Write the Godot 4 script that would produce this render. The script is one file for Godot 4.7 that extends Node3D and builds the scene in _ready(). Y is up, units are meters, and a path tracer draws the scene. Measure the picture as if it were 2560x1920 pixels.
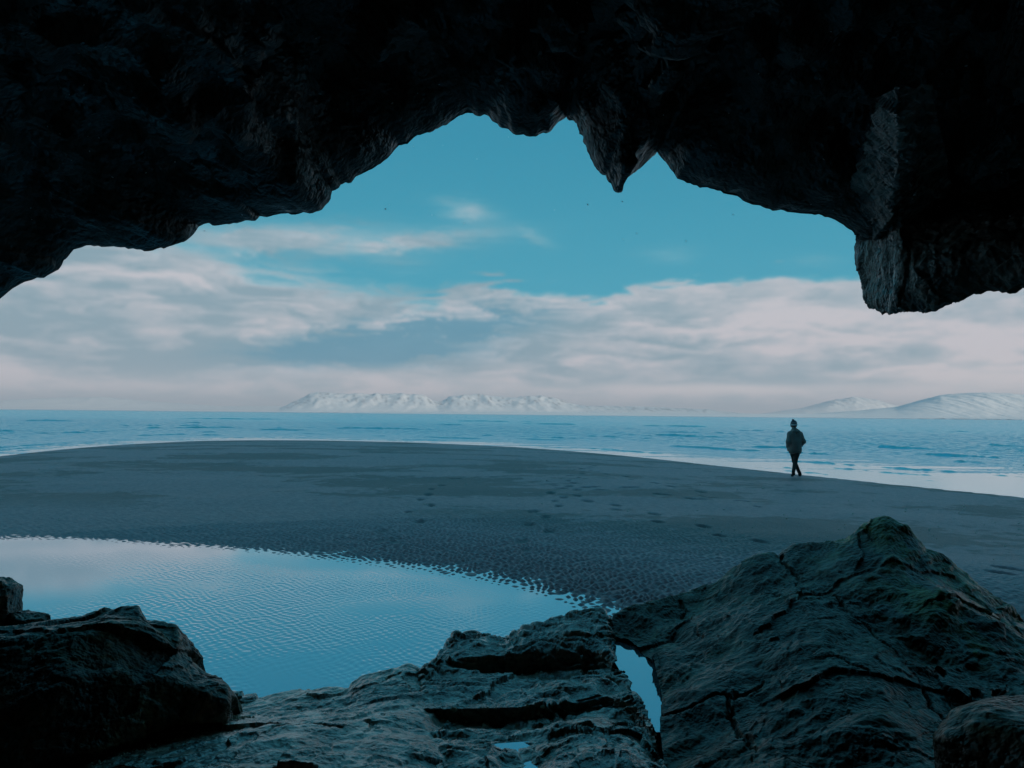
extends Node3D
# A dark sea cave looking out over a beach at low tide, a walker by the water and snowy hills over the bay.

const FOCAL := 1922.0
const EYE := Vector3(0.0, 1.9, 0.0)
const PITCH := 2.264
const ROLL := 0.58
const POOL_LEVEL := 0.10

var view_basis: Basis
var fine := FastNoiseLite.new()
var coarse := FastNoiseLite.new()
var ridged := FastNoiseLite.new()
var cells := FastNoiseLite.new()
var rng := RandomNumberGenerator.new()
var shore_table := PackedFloat32Array()
var pool_table := PackedFloat32Array()
var prints := {}
var mats := {}
var jitter := PackedVector3Array()
var lean := PackedVector3Array()

# ------------------------------------------------------------------ helpers

func at(px: float, py: float, depth: float) -> Vector3:
	return EYE + view_basis * Vector3((px - 1280.0) / FOCAL * depth, -(py - 960.0) / FOCAL * depth, -depth)

func on_level(px: float, py: float, level: float) -> Vector3:
	var ray := at(px, py, 1.0) - EYE
	return EYE + ray * ((level - EYE.y) / ray.y)

func smooth(a: float, b: float, x: float) -> float:
	var t := clampf((x - a) / (b - a), 0.0, 1.0)
	return t * t * (3.0 - 2.0 * t)

func polyline_y(points: Array, x: float) -> float:
	if x <= points[0][0]:
		return points[0][1]
	for i in range(1, points.size()):
		if x <= points[i][0]:
			var t: float = (x - points[i - 1][0]) / (points[i][0] - points[i - 1][0])
			return lerpf(points[i - 1][1], points[i][1], t)
	return points[points.size() - 1][1]

func tag(o: Node, label: String, category: String, group := "", kind := "") -> Node:
	o.set_meta("label", label)
	o.set_meta("category", category)
	if group:
		o.set_meta("group", group)
	if kind:
		o.set_meta("kind", kind)
	return o

func obj(called: String, mesh: Mesh, material: Material, parent: Node = self) -> MeshInstance3D:
	var o := MeshInstance3D.new()
	o.name = called
	o.mesh = mesh
	o.material_override = material
	o.cast_shadow = GeometryInstance3D.SHADOW_CASTING_SETTING_ON
	parent.add_child(o, true)
	return o

func grid_normals(pos: PackedVector3Array, w: int, h: int, flip: bool) -> PackedVector3Array:
	var n := PackedVector3Array()
	n.resize(w * h)
	var s := -1.0 if flip else 1.0
	for v in h:
		var up: int = (v - 1 if v > 0 else 0) * w
		var down: int = (v + 1 if v < h - 1 else v) * w
		for u in w:
			var l: int = u - 1 if u > 0 else 0
			var r: int = u + 1 if u < w - 1 else u
			n[v * w + u] = (pos[v * w + r] - pos[v * w + l]).cross(pos[down + u] - pos[up + u]).normalized() * s
	return n

func grid_mesh(pos: PackedVector3Array, w: int, h: int, flip: bool, colors := PackedColorArray(), keep := PackedByteArray(), side := 0) -> ArrayMesh:
	var index := PackedInt32Array()
	index.resize((w - 1) * (h - 1) * 6)
	var k := 0
	for v in h - 1:
		for u in w - 1:
			var i := v * w + u
			if keep.size() and keep[i] != side:
				continue
			if flip:
				index[k] = i; index[k + 1] = i + 1; index[k + 2] = i + w
				index[k + 3] = i + 1; index[k + 4] = i + w + 1; index[k + 5] = i + w
			else:
				index[k] = i; index[k + 1] = i + w; index[k + 2] = i + 1
				index[k + 3] = i + 1; index[k + 4] = i + w; index[k + 5] = i + w + 1
			k += 6
	index.resize(k)
	var a := []
	a.resize(Mesh.ARRAY_MAX)
	a[Mesh.ARRAY_VERTEX] = pos
	a[Mesh.ARRAY_NORMAL] = grid_normals(pos, w, h, flip)
	a[Mesh.ARRAY_INDEX] = index
	if colors.size():
		a[Mesh.ARRAY_COLOR] = colors
	var m := ArrayMesh.new()
	m.add_surface_from_arrays(Mesh.PRIMITIVE_TRIANGLES, a)
	return m

func seen_row(points: Array) -> PackedVector3Array:
	var r := PackedVector3Array()
	for p in points:
		r.append(at(p[0], p[1], p[2]))
	return r

func resample(row: PackedVector3Array, n: int) -> PackedVector3Array:
	var cum := PackedFloat32Array([0.0])
	for i in range(1, row.size()):
		cum.append(cum[i - 1] + row[i - 1].distance_to(row[i]))
	var out := PackedVector3Array()
	out.resize(n)
	var k := 1
	for i in n:
		var s := cum[cum.size() - 1] * i / float(n - 1)
		while k < row.size() - 1 and cum[k] < s:
			k += 1
		out[i] = row[k - 1].lerp(row[k], clampf((s - cum[k - 1]) / maxf(cum[k] - cum[k - 1], 1e-6), 0.0, 1.0))
	return out

func relax(pos: PackedVector3Array, w: int, h: int, times: int) -> PackedVector3Array:
	for t in times:
		var q := pos.duplicate()
		for v in range(1, h - 1):
			for u in range(1, w - 1):
				var i := v * w + u
				q[i] = pos[i] * 0.4 + (pos[i - 1] + pos[i + 1] + pos[i - w] + pos[i + w]) * 0.15
		pos = q
	return pos

# A sheet through the given rows (each an Array of Vector3 lists), steps[k] quads between row k and row k + 1.
func loft(rows: Array, w: int, steps: Array) -> Array:
	var r := []
	for row in rows:
		r.append(resample(row, w))
	var pos := PackedVector3Array()
	for k in r.size() - 1:
		var a: PackedVector3Array = r[k]
		var b: PackedVector3Array = r[k + 1]
		for s in int(steps[k]):
			var t := s / float(steps[k])
			for u in w:
				pos.append(a[u].lerp(b[u], t))
	pos.append_array(r[r.size() - 1])
	return [pos, pos.size() / w]

# broken rock: space falls into jittered blocks and each block shows one plane face
func facet(p: Vector3, size: float, tilt: float) -> float:
	var g := p / size
	var gx := floori(g.x)
	var gy := floori(g.y)
	var gz := floori(g.z)
	var best := 99.0
	var off := Vector3.ZERO
	var which := 0
	for iz in range(gz - 1, gz + 2):
		for iy in range(gy - 1, gy + 2):
			for ix in range(gx - 1, gx + 2):
				var k := (ix * 73856093 ^ iy * 19349663 ^ iz * 83492791) & 1023
				var d := g - (Vector3(ix, iy, iz) + jitter[k])
				var l := d.length_squared()
				if l < best:
					best = l
					off = d
					which = k
	return (off.dot(lean[which]) * tilt + (jitter[which].x - 0.5) * tilt * 0.5) * size

func near_lines(p: Vector3, lines: Array) -> float:
	var close := false
	for line: PackedVector2Array in lines:
		var box := Rect2(line[0], Vector2.ZERO)
		for v in line:
			box = box.expand(v)
		if box.grow(0.15).has_point(Vector2(p.x, p.z)):
			close = true
			break
	if not close:
		return 9.0
	var q := Vector2(p.x + 0.05 * coarse.get_noise_3dv(p * 70.0) + 0.02 * fine.get_noise_3dv(p * 200.0), p.z + 0.05 * coarse.get_noise_3dv(p * 70.0 + Vector3(40, 0, 0)) + 0.02 * fine.get_noise_3dv(p * 200.0 + Vector3(0, 0, 40)))
	var best := 9.0
	for line: PackedVector2Array in lines:
		for i in line.size() - 1:
			best = minf(best, q.distance_to(Geometry2D.get_closest_point_to_segment(q, line[i], line[i + 1])))
	return best

func crack_lines(list: Array) -> Array:
	var out := []
	for line in list:
		var l := PackedVector2Array()
		for p in line:
			var v := at(p[0], p[1], p[2])
			l.append(Vector2(v.x, v.z))
		out.append(l)
	return out

# ------------------------------------------------------------------ textures and materials

func noise_image(kind: int, frequency: float, octaves: int, size: int, seed_value: int) -> Image:
	var n := FastNoiseLite.new()
	n.noise_type = kind
	n.seed = seed_value
	n.frequency = frequency
	n.fractal_octaves = octaves
	n.fractal_type = FastNoiseLite.FRACTAL_FBM
	if kind == FastNoiseLite.TYPE_CELLULAR:
		n.cellular_return_type = FastNoiseLite.RETURN_DISTANCE2_SUB
	return n.get_seamless_image(size, size, false, false, 0.15)

func ramp_texture(layers: Array, low: Color, high: Color, contrast: float) -> ImageTexture:
	var size: int = layers[0][0].get_width()
	var im := Image.create(size, size, false, Image.FORMAT_RGB8)
	for y in size:
		for x in size:
			var s := 0.0
			for l in layers:
				s += (l[0].get_pixel(x, y).r - 0.5) * l[1]
			im.set_pixel(x, y, low.lerp(high, clampf(0.5 + s * contrast, 0.0, 1.0)))
	return ImageTexture.create_from_image(im)

func make_materials() -> void:
	var size := 512
	var n1 := noise_image(FastNoiseLite.TYPE_SIMPLEX_SMOOTH, 0.006, 6, size, 3)
	var n2 := noise_image(FastNoiseLite.TYPE_SIMPLEX_SMOOTH, 0.05, 4, size, 7)
	var n3 := noise_image(FastNoiseLite.TYPE_CELLULAR, 0.03, 3, size, 11)
	var rock_color := ramp_texture([[n1, 0.8], [n2, 0.5], [n3, 0.3]], Color(0.5, 0.5, 0.49), Color(1, 1, 0.98), 1.3)
	var rock_height := ramp_texture([[n1, 0.9], [n2, 0.5], [n3, 0.5]], Color.BLACK, Color.WHITE, 1.0)
	var rock_rough := ramp_texture([[n1, 1.0], [n2, 0.4]], Color(0.42, 0.42, 0.42), Color(1, 1, 1), 1.6)
	var wet := ramp_texture([[n1, 1.0], [n2, 0.6]], Color.BLACK, Color.WHITE, 3.2)
	var damp := ramp_texture([[n1, 1.0], [n2, 0.6]], Color(0.3, 0.3, 0.3), Color.WHITE, 3.0)
	var g1 := noise_image(FastNoiseLite.TYPE_SIMPLEX, 0.2, 3, size, 19)
	var grain := ramp_texture([[g1, 0.9], [n2, 0.3], [n1, 0.3]], Color(0.72, 0.72, 0.72), Color(1, 1, 1), 1.2)
	var grain_height := ramp_texture([[g1, 0.5], [n2, 0.8]], Color.BLACK, Color.WHITE, 1.2)
	for spec in [["cave", Color(0.75, 0.73, 0.69), 0.68, 5.0, 0.7], ["boulder", Color(0.86, 0.85, 0.84), 0.8, 5.0, 1.1], ["slab", Color(0.96, 0.86, 0.75), 0.5, 4.0, 0.9], ["ridge", Color(0.78, 0.77, 0.75), 0.8, 5.0, 1.0], ["layers", Color(0.90, 0.79, 0.66), 0.4, 4.5, 0.9]]:
		var m := StandardMaterial3D.new()
		m.resource_name = spec[0] + "_rock"
		m.albedo_color = spec[1]
		m.albedo_texture = rock_color
		m.vertex_color_use_as_albedo = true
		m.roughness = spec[2]
		m.roughness_texture = rock_rough
		m.metallic_specular = 0.7 if spec[0] in ["slab", "layers"] else 0.45
		m.uv1_triplanar = true
		m.uv1_world_triplanar = true
		m.uv1_scale = Vector3.ONE * spec[4]
		m.heightmap_enabled = true
		m.heightmap_texture = rock_height
		m.heightmap_scale = spec[3]
		if spec[0] != "cave":
			# a film of sea water
			m.clearcoat_enabled = true
			m.clearcoat = {"boulder": 0.55, "slab": 1.0, "ridge": 0.5, "layers": 1.0}[spec[0]]
			m.clearcoat_roughness = 0.22
			m.clearcoat_texture = wet if spec[0] in ["boulder", "ridge"] else damp
		mats[spec[0]] = m
	var sand := StandardMaterial3D.new()
	sand.resource_name = "black_sand"
	sand.albedo_texture = grain
	sand.vertex_color_use_as_albedo = true
	sand.roughness = 0.5
	sand.metallic_specular = 0.7
	sand.uv1_triplanar = true
	sand.uv1_world_triplanar = true
	sand.uv1_scale = Vector3.ONE * 0.9
	sand.heightmap_enabled = true
	sand.heightmap_texture = grain_height
	sand.heightmap_scale = 0.8
	mats["sand"] = sand
	var sea := StandardMaterial3D.new()
	sea.resource_name = "sea_water"
	sea.albedo_color = Color(0.50, 0.87, 0.92)
	sea.metallic = 0.75
	sea.metallic_specular = 0.6
	sea.roughness = 0.2
	var chop := NoiseTexture2D.new()
	chop.width = 512
	chop.height = 512
	chop.seamless = true
	chop.as_normal_map = true
	chop.bump_strength = 6.0
	var cn := FastNoiseLite.new()
	cn.frequency = 0.02
	cn.fractal_octaves = 4
	cn.seed = 5
	chop.noise = cn
	sea.normal_enabled = true
	sea.normal_texture = chop
	sea.normal_scale = 1.6
	sea.uv1_triplanar = true
	sea.uv1_world_triplanar = true
	sea.uv1_scale = Vector3(0.045, 0.1, 0.21)
	mats["sea"] = sea
	var shallow := StandardMaterial3D.new()
	shallow.resource_name = "shallow_water"
	shallow.albedo_color = Color(0.50, 0.87, 0.92)
	shallow.metallic = 0.75
	shallow.metallic_specular = 0.6
	shallow.roughness = 0.1
	mats["shallow"] = shallow
	var pool := StandardMaterial3D.new()
	pool.resource_name = "still_water"
	pool.albedo_color = Color(0.78, 0.84, 0.88)
	pool.metallic = 0.75
	pool.roughness = 0.05
	mats["pool"] = pool
	var snow := StandardMaterial3D.new()
	snow.resource_name = "snow_slopes"
	snow.vertex_color_use_as_albedo = true
	snow.roughness = 0.9
	mats["snow"] = snow

func plain(color: Color, rough := 0.9, spec := 0.3) -> StandardMaterial3D:
	var m := StandardMaterial3D.new()
	m.albedo_color = color
	m.roughness = rough
	m.metallic_specular = spec
	return m

# ------------------------------------------------------------------ sky

func blob(x: float, y: float, cx: float, cy: float, rx: float, ry: float, tilt := 0.0) -> float:
	var dx := (x - cx) / rx
	var dy := (y - cy - (x - cx) * tilt) / ry
	return exp(-(dx * dx + dy * dy))

const BANK := [[-3000.0, 540.0], [-600.0, 560.0], [0.0, 565.0], [300.0, 575.0], [480.0, 610.0], [620.0, 668.0], [800.0, 700.0], [950.0, 728.0], [1080.0, 752.0], [1120.0, 735.0], [1170.0, 716.0], [1280.0, 727.0], [1500.0, 733.0], [1600.0, 704.0], [1750.0, 680.0], [1850.0, 690.0], [1950.0, 668.0], [2050.0, 674.0], [2130.0, 686.0], [2300.0, 655.0], [2560.0, 640.0], [3200.0, 590.0], [6000.0, 540.0]]

func sky_color(az: float, el: float) -> Color:
	var a := clampf(az, -0.75, 0.75)
	var qx := 1280.0 + FOCAL * tan(a) + (az - a) * 2600.0
	var qy := 1036.0 - FOCAL * tan(minf(el, 1.2)) / cos(a)
	qy -= (1280.0 - qx) * 0.0 if absf(az) > 0.75 else 0.0
	var top := smooth(0.0, 0.6, el)
	# noise on the sphere, so that it closes behind the camera
	var d := Vector3(sin(az) * cos(el), sin(el), -cos(az) * cos(el))
	var wx := d * Vector3(210, 1050, 210)
	var w1 := coarse.get_noise_3dv(wx * 0.45)
	var w2 := fine.get_noise_3dv(wx * 0.9 + Vector3(40, w1 * 30.0, 0))
	var w3 := fine.get_noise_3dv(wx * 2.4 + Vector3(w1 * 60.0, 9, 30))
	var blue := Color8(62, 154, 178).lerp(Color8(44, 134, 162), smooth(0.1, 0.42, el)).lerp(Color8(42, 114, 150), smooth(0.45, 1.3, el))
	var edge := polyline_y(BANK, qx)
	var soft := lerpf(52.0, 15.0, smooth(950.0, 1150.0, qx)) if qx < 2700.0 else 30.0
	var cover := smooth(edge - soft, edge + soft, qy + w2 * 48.0 + w3 * 18.0 + w1 * 30.0)
	if qx > -200.0 and qx < 2800.0:
		var wob_y := qy + w3 * 16.0 + w1 * 12.0
		var wob_x := qx + w2 * 40.0
		var wisp := 1.3 * blob(wob_x, wob_y, 690, 604, 330, 40, -0.01)
		wisp += 0.85 * blob(wob_x, wob_y, 1080, 600, 180, 22, -0.12)
		wisp += 0.8 * blob(wob_x, wob_y, 1165, 522, 66, 25, 0.15)
		wisp += 0.40 * blob(wob_x, wob_y, 1335, 588, 40, 16, 0.5)
		wisp += 0.26 * blob(wob_x, wob_y, 1670, 626, 62, 18)
		wisp += 0.22 * blob(wob_x, wob_y, 2030, 640, 66, 14)
		wisp += 0.38 * blob(wob_x, wob_y, 985, 662, 80, 13)
		wisp *= clampf(0.9 + w2 * 0.7, 0.3, 1.3)
		cover = maxf(cover, clampf(wisp, 0.0, 0.95))
	if el > 0.3:
		cover = maxf(cover, 0.55 * smooth(0.16, 0.5, w1 + 0.4 * w2) * smooth(0.5, 0.8, el))
	var light := Color8(196, 190, 195)
	var shade := Color8(134, 156, 168)
	var w4 := fine.get_noise_3dv(wx * Vector3(1.5, 2.6, 1.5) + Vector3(w2 * 40.0, 77, w1 * 50.0))
	var s := 0.44 + w2 * 0.75 + w1 * 0.7 + w3 * 0.2 + w4 * 0.3
	var cloud_low := smooth(620.0, 960.0, qy)
	s += 0.12 * cloud_low + 0.2 * smooth(1100.0, 300.0, qx)
	if qx > -400.0 and qx < 3200.0:
		var gy := qy + w2 * 22.0
		s += 0.45 * blob(qx, gy, 500, 895, 380, 38, -0.06)
		s += 0.42 * blob(qx, gy, 480, 760, 250, 40, 0.05)
		s += 0.4 * blob(qx, gy, 1500, 850, 360, 48)
		s += 0.35 * blob(qx, gy, 1900, 950, 420, 12)
		s -= 0.5 * blob(qx, gy, 1900, 800, 560, 60)
		s -= 0.5 * blob(qx, gy, 2450, 860, 380, 110)
		s -= 0.35 * blob(qx, gy, 500, 685, 480, 24)
		s -= 0.45 * blob(qx, gy, 600, 965, 600, 28)
		s -= 0.4 * blob(qx, gy, 1800, 974, 320, 9)
	var cloud := light.lerp(shade, clampf(s, 0.0, 1.0))
	if qx > -400.0 and qx < 3200.0:
		cloud = cloud.lerp(Color8(80, 138, 162), clampf((1.7 * blob(qx, qy + w2 * 26.0 + w4 * 16.0, 1020, 846, 300, 46, -0.14) + 1.3 * blob(qx, qy + w2 * 20.0, 900, 888, 250, 24)) * (0.8 + 0.8 * w4), 0.0, 0.85))
		cloud = cloud.lerp(Color8(214, 204, 204), 0.75 * blob(qx, qy, 1830, 968, 260, 13) + 0.6 * blob(qx, qy, 2520, 960, 330, 70))
	cloud = cloud.lerp(Color8(200, 194, 197), 0.5 * smooth(900.0, 1010.0, qy))
	return blue.lerp(cloud, clampf(cover * (1.0 - 0.35 * top), 0.0, 1.0)).srgb_to_linear()

func make_sky() -> Sky:
	var w := 2560
	var h := 1280
	var im := Image.create(w, h, false, Image.FORMAT_RGBF)
	im.fill(Color(0.12, 0.16, 0.19))
	var x0 := int(w * (0.5 - 48.0 / 360.0))
	var x1 := int(w * (0.5 + 48.0 / 360.0))
	var y0 := int(h * 0.5 * (1.0 - 34.0 / 90.0))
	x0 -= x0 % 4
	x1 -= x1 % 4
	y0 -= y0 % 4
	for y in range(0, h / 2, 4):
		for x in range(0, w, 4):
			if y >= y0 and x >= x0 and x < x1:
				continue
			im.fill_rect(Rect2i((x + w / 2) % w, y, 4, 4), sky_color(TAU * ((x + 2.0) / w - 0.5), PI * (0.5 - (y + 2.0) / h)))
	for y in range(y0, h / 2):
		for x in range(x0, x1):
			im.set_pixel((x + w / 2) % w, y, sky_color(TAU * ((x + 0.5) / w - 0.5), PI * (0.5 - (y + 0.5) / h)))
	var pm := PanoramaSkyMaterial.new()
	pm.panorama = ImageTexture.create_from_image(im)
	var sky := Sky.new()
	sky.sky_material = pm
	return sky

# ------------------------------------------------------------------ beach and water

func table_from(points: Array, level: float, left: Array, right: Array) -> PackedFloat32Array:
	var polar := left.duplicate()
	for p in points:
		var g := on_level(p[0], p[1], level)
		polar.append([rad_to_deg(atan2(g.x, -g.z)), Vector2(g.x, g.z).length()])
	polar.append_array(right)
	var t := PackedFloat32Array()
	for i in 721:
		t.append(polyline_y(polar, -90.0 + i * 0.25))
	for k in 3:
		var q := t.duplicate()
		for i in range(3, 718):
			q[i] = (t[i - 3] + t[i - 2] + t[i - 1] + t[i] + t[i + 1] + t[i + 2] + t[i + 3]) / 7.0
		t = q
	return t

func from_table(t: PackedFloat32Array, az: float) -> float:
	var f := clampf((rad_to_deg(az) + 90.0) * 4.0, 0.0, 719.99)
	var i := int(f)
	return lerpf(t[i], t[i + 1], f - i)

func ripple(x: float, z: float) -> float:
	var wx := x + 0.05 * coarse.get_noise_2d(x * 40.0, z * 40.0) * 1.7
	var wz := z + 0.05 * coarse.get_noise_2d(x * 34.0 + 300.0, z * 34.0) * 2.0
	var a := sin(TAU * (wz / 0.145 + wx / 0.165))
	var b := sin(TAU * (wz / 0.145 - wx / 0.14))
	return a * 0.55 + b * 0.5

func beach_height(x: float, z: float, with_prints := true) -> float:
	var az := atan2(x, -z)
	var r := sqrt(x * x + z * z)
	var rs := from_table(shore_table, az)
	var rp := from_table(pool_table, az)
	var out := r - rp
	var h: float
	if out > 0.0:
		h = POOL_LEVEL + 0.005 + 0.17 * (1.0 - exp(-out * 0.018 / 0.17))
	else:
		h = POOL_LEVEL + 0.005 - 0.10 * (1.0 - exp(out * 0.3))
	var to_sea := rs - r
	h = minf(h, to_sea * 0.014 if to_sea > 0.0 else to_sea * 0.03)
	h += 0.03 * coarse.get_noise_2d(x * 3.0, z * 6.0) * smooth(0.0, 6.0, absf(out)) * smooth(0.0, 6.0, to_sea)
	return h

func add_prints(line: Array, step: float, spread: float) -> void:
	var row := PackedVector3Array()
	for p in line:
		row.append(on_level(p[0], p[1], 0.2))
	var length := 0.0
	for i in row.size() - 1:
		length += row[i].distance_to(row[i + 1])
	var n := int(length / step)
	var pts := resample(row, maxi(n, 2))
	for i in pts.size():
		var nxt := pts[mini(i + 1, pts.size() - 1)]
		var prv := pts[maxi(i - 1, 0)]
		var dir := Vector2(nxt.x - prv.x, nxt.z - prv.z).normalized()
		var side := Vector2(-dir.y, dir.x) * (0.13 if i % 2 else -0.13)
		var c := Vector2(pts[i].x, pts[i].z) + side + Vector2(rng.randf_range(-spread, spread), rng.randf_range(-spread, spread))
		var size := rng.randf_range(0.8, 1.35)
		var key := Vector2i(floori(c.x), floori(c.y))
		for ix in range(-1, 2):
			for iy in range(-1, 2):
				var k2 := key + Vector2i(ix, iy)
				if not prints.has(k2):
					prints[k2] = []
				prints[k2].append([c, dir, size])

func print_depth(x: float, z: float) -> float:
	var key := Vector2i(floori(x), floori(z))
	if not prints.has(key):
		return 0.0
	var best := 0.0
	for p in prints[key]:
		var d: Vector2 = Vector2(x, z) - p[0]
		var along: float = d.dot(p[1]) / (0.16 * p[2])
		var across: float = d.dot(Vector2(-p[1].y, p[1].x)) / (0.08 * p[2])
		best = maxf(best, 1.0 - smooth(0.5, 1.3, sqrt(along * along + across * across)))
	return best

func angle_columns(n: int, side: int) -> PackedFloat32Array:
	var c := PackedFloat32Array()
	for i in side:
		c.append(lerpf(-80.0, -37.0, i / float(side)))
	for i in n:
		c.append(lerpf(-37.0, 37.0, i / float(n - 1)))
	for i in side:
		c.append(lerpf(37.0, 80.0, (i + 1) / float(side)))
	return c

func build_beach() -> void:
	add_prints([[1090, 1215], [1060, 1245], [1030, 1290], [985, 1320], [930, 1338]], 0.75, 0.12)
	add_prints([[1500, 1150], [1440, 1195], [1395, 1250], [1330, 1292], [1345, 1320], [1290, 1360]], 0.7, 0.15)
	add_prints([[1440, 1240], [1560, 1270], [1690, 1305], [1790, 1330], [1900, 1352]], 0.62, 0.1)
	add_prints([[1480, 1180], [1620, 1205], [1760, 1235], [1900, 1265]], 0.8, 0.15)
	add_prints([[1380, 1215], [1480, 1225], [1600, 1222]], 0.35, 0.35)
	add_prints([[1650, 1235], [1740, 1250], [1830, 1245]], 0.35, 0.3)
	add_prints([[1250, 1195], [1180, 1200], [1080, 1196]], 0.6, 0.4)
	add_prints([[1960, 1215], [1900, 1195], [1800, 1190]], 0.75, 0.1)
	add_prints([[2490, 1415], [2560, 1425]], 0.3, 0.2)
	add_prints([[2250, 1330], [2380, 1320], [2560, 1300]], 0.9, 0.3)
	add_prints([[960, 1333], [1010, 1338]], 0.2, 0.1)
	var cols := angle_columns(740, 30)
	var w := cols.size()
	var radii := PackedFloat32Array()
	var r := 4.0
	while r < 7.5:
		radii.append(r)
		r *= 1.006
	while r < 13.0:
		radii.append(r)
		r *= 1.0019
	while r < 62.0:
		radii.append(r)
		r *= 1.0055
	var h := radii.size()
	var pos := PackedVector3Array()
	pos.resize(w * h)
	var col := PackedColorArray()
	col.resize(w * h)
	var dark := Color(0.55, 0.58, 0.55)
	for v in h:
		var rad := radii[v]
		for u in w:
			var az := deg_to_rad(cols[u])
			var x := rad * sin(az)
			var z := -rad * cos(az)
			var y := beach_height(x, z)
			var out := rad - from_table(pool_table, az)
			var amp := 0.0
			if out > -1.5 and out < 7.0 and absf(cols[u]) < 40.0:
				amp = smooth(-1.5, -0.4, out) * (1.0 - 0.55 * smooth(0.4, 3.0, out)) * (1.0 - smooth(3.0, 7.0, out))
				amp *= 0.017 * smooth(-30.0, 8.0, cols[u]) + 0.008
				if amp > 0.0003:
					y += amp * ripple(x, z)
			var p := print_depth(x, z) if rad > 8.0 and rad < 45.0 else 0.0
			y -= minf(0.04 * p, maxf(y - POOL_LEVEL - 0.012, 0.0))
			y += 0.004 * fine.get_noise_2d(x * 40.0, z * 40.0)
			pos[v * w + u] = Vector3(x, y, z)
			# damp dark tracts of coarser sand, long across the beach
			var m := coarse.get_noise_2d(x * 2.6 + 90.0, z * 4.5 - 40.0) + 0.5 * fine.get_noise_2d(x * 16.0, z * 24.0) + 0.3 * fine.get_noise_2d(x * 60.0, z * 90.0)
			var patch := smooth(-0.02, 0.3, m) * smooth(2.0, 6.0, out)
			var speck := fine.get_noise_2d(x * 160.0, z * 260.0)
			var tone := 0.43 * (1.0 - 0.68 * patch) * (1.0 + 0.42 * speck) * (1.0 - 0.7 * p)
			col[v * w + u] = Color(tone * 1.45, tone * 0.82, tone * 0.84).lerp(Color(tone * 1.35, tone * 0.86, tone * 0.78), patch)
	var o := obj("beach", grid_mesh(pos, w, h, false, col), mats["sand"])
	tag(o, "dark rippled sand beach crossed by footprints between tide pool and sea", "beach", "", "structure")

func build_pool() -> void:
	var w := 720
	var h := 400
	var pos := PackedVector3Array()
	for v in h:
		var t := v / float(h - 1)
		var z := -lerpf(3.9, 12.6, t * t * 0.45 + t * 0.55)
		for u in w:
			var x := lerpf(-1.05, 0.52, u / float(w - 1)) * -z
			var az := atan2(x, -z)
			var out := sqrt(x * x + z * z) - from_table(pool_table, az)
			var calm := smooth(-0.5, -2.2, out) * smooth(-38.0, -14.0, rad_to_deg(az) - z * -0.9 + 6.0)
			calm *= clampf(0.95 + 1.4 * coarse.get_noise_2d(x * 7.0, z * 9.0) + 0.5 * fine.get_noise_2d(x * 20.0, z * 30.0), 0.08, 1.3)
			var bx := x + 0.06 * coarse.get_noise_2d(x * 16.0, z * 16.0 + 70.0)
			var bz := z + 0.07 * coarse.get_noise_2d(x * 14.0 + 20.0, z * 14.0)
			var y := POOL_LEVEL + 0.0019 * calm * ripple(bx * 1.75 + 3.0, bz * 1.5) + 0.0006 * calm * fine.get_noise_2d(x * 300.0, z * 300.0)
			pos.append(Vector3(x, y, z))
	var o := obj("tide_pool", grid_mesh(pos, w, h, false), mats["pool"])
	tag(o, "wide shallow tide pool mirroring the sky in front of the rocks", "water", "", "structure")

func build_sea() -> void:
	var cols := angle_columns(320, 20)
	var w := cols.size()
	var radii := PackedFloat32Array()
	var r := 12.0
	while r < 420.0:
		radii.append(r)
		r *= 1.0052
	while r < 26000.0:
		radii.append(r)
		r *= 1.12
	var h := radii.size()
	var pos := PackedVector3Array()
	pos.resize(w * h)
	var calm := PackedByteArray()
	calm.resize(w * h)
	var fronts := [[1.4, 0.03, 0.12], [3.0, 0.04, 0.16], [5.2, 0.05, 0.2], [8.0, 0.06, 0.26], [12.0, 0.08, 0.3], [16.0, 0.09, 0.35], [22.0, 0.12, 0.45], [30.0, 0.15, 0.55], [42.0, 0.18, 0.7], [58.0, 0.2, 0.9], [80.0, 0.22, 1.2], [110.0, 0.26, 1.6], [150.0, 0.28, 2.2]]
	for v in h:
		var rad := radii[v]
		for u in w:
			var az := deg_to_rad(cols[u])
			var x := rad * sin(az)
			var z := -rad * cos(az)
			var s := rad - from_table(shore_table, az)
			var y := 0.0
			if s > -1.0 and rad < 420.0:
				for f in fronts:
					var off: float = s - f[0] - f[2] * 3.0 * coarse.get_noise_2d(az * 400.0, f[0] * 10.0)
					if absf(off) < 3.0 * f[2]:
						var mask := smooth(0.12, 0.5, fine.get_noise_2d(az * 90.0 + f[0] * 31.0, f[0] * 7.0) + 0.25 * coarse.get_noise_2d(az * 900.0, f[0] * 3.0))
						# steeper on the side that runs up the beach
						var e: float = off / (f[2] * (0.2 if off < 0.0 else 1.5))
						y += 0.95 * f[1] * mask * exp(-e * e)
				var chop := smooth(3.0, 40.0, s) * (1.0 - smooth(150.0, 420.0, rad))
				y += 0.06 * chop * (fine.get_noise_2d(x * 9.0, z * 22.0) + 0.5 * coarse.get_noise_2d(x * 30.0, z * 70.0))
			pos[v * w + u] = Vector3(x, y, z)
			calm[v * w + u] = 1 if s + 4.0 * coarse.get_noise_2d(x * 1.0, z * 8.0) + 7.0 * fine.get_noise_2d(x * 1.2, z * 26.0) < lerpf(3.0, 9.0, smooth(0.0, 0.5, az)) else 0
	var near := obj("shallows", grid_mesh(pos, w, h, false, PackedColorArray(), calm, 1), mats["shallow"])
	tag(near, "smooth shallow water along the edge of the beach mirroring pale cloud", "water", "", "structure")
	var o := obj("sea", grid_mesh(pos, w, h, false, PackedColorArray(), calm, 0), mats["sea"])
	tag(o, "blue green sea with low dark wavelets running up to the beach", "water", "", "structure")

# ------------------------------------------------------------------ hills

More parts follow.
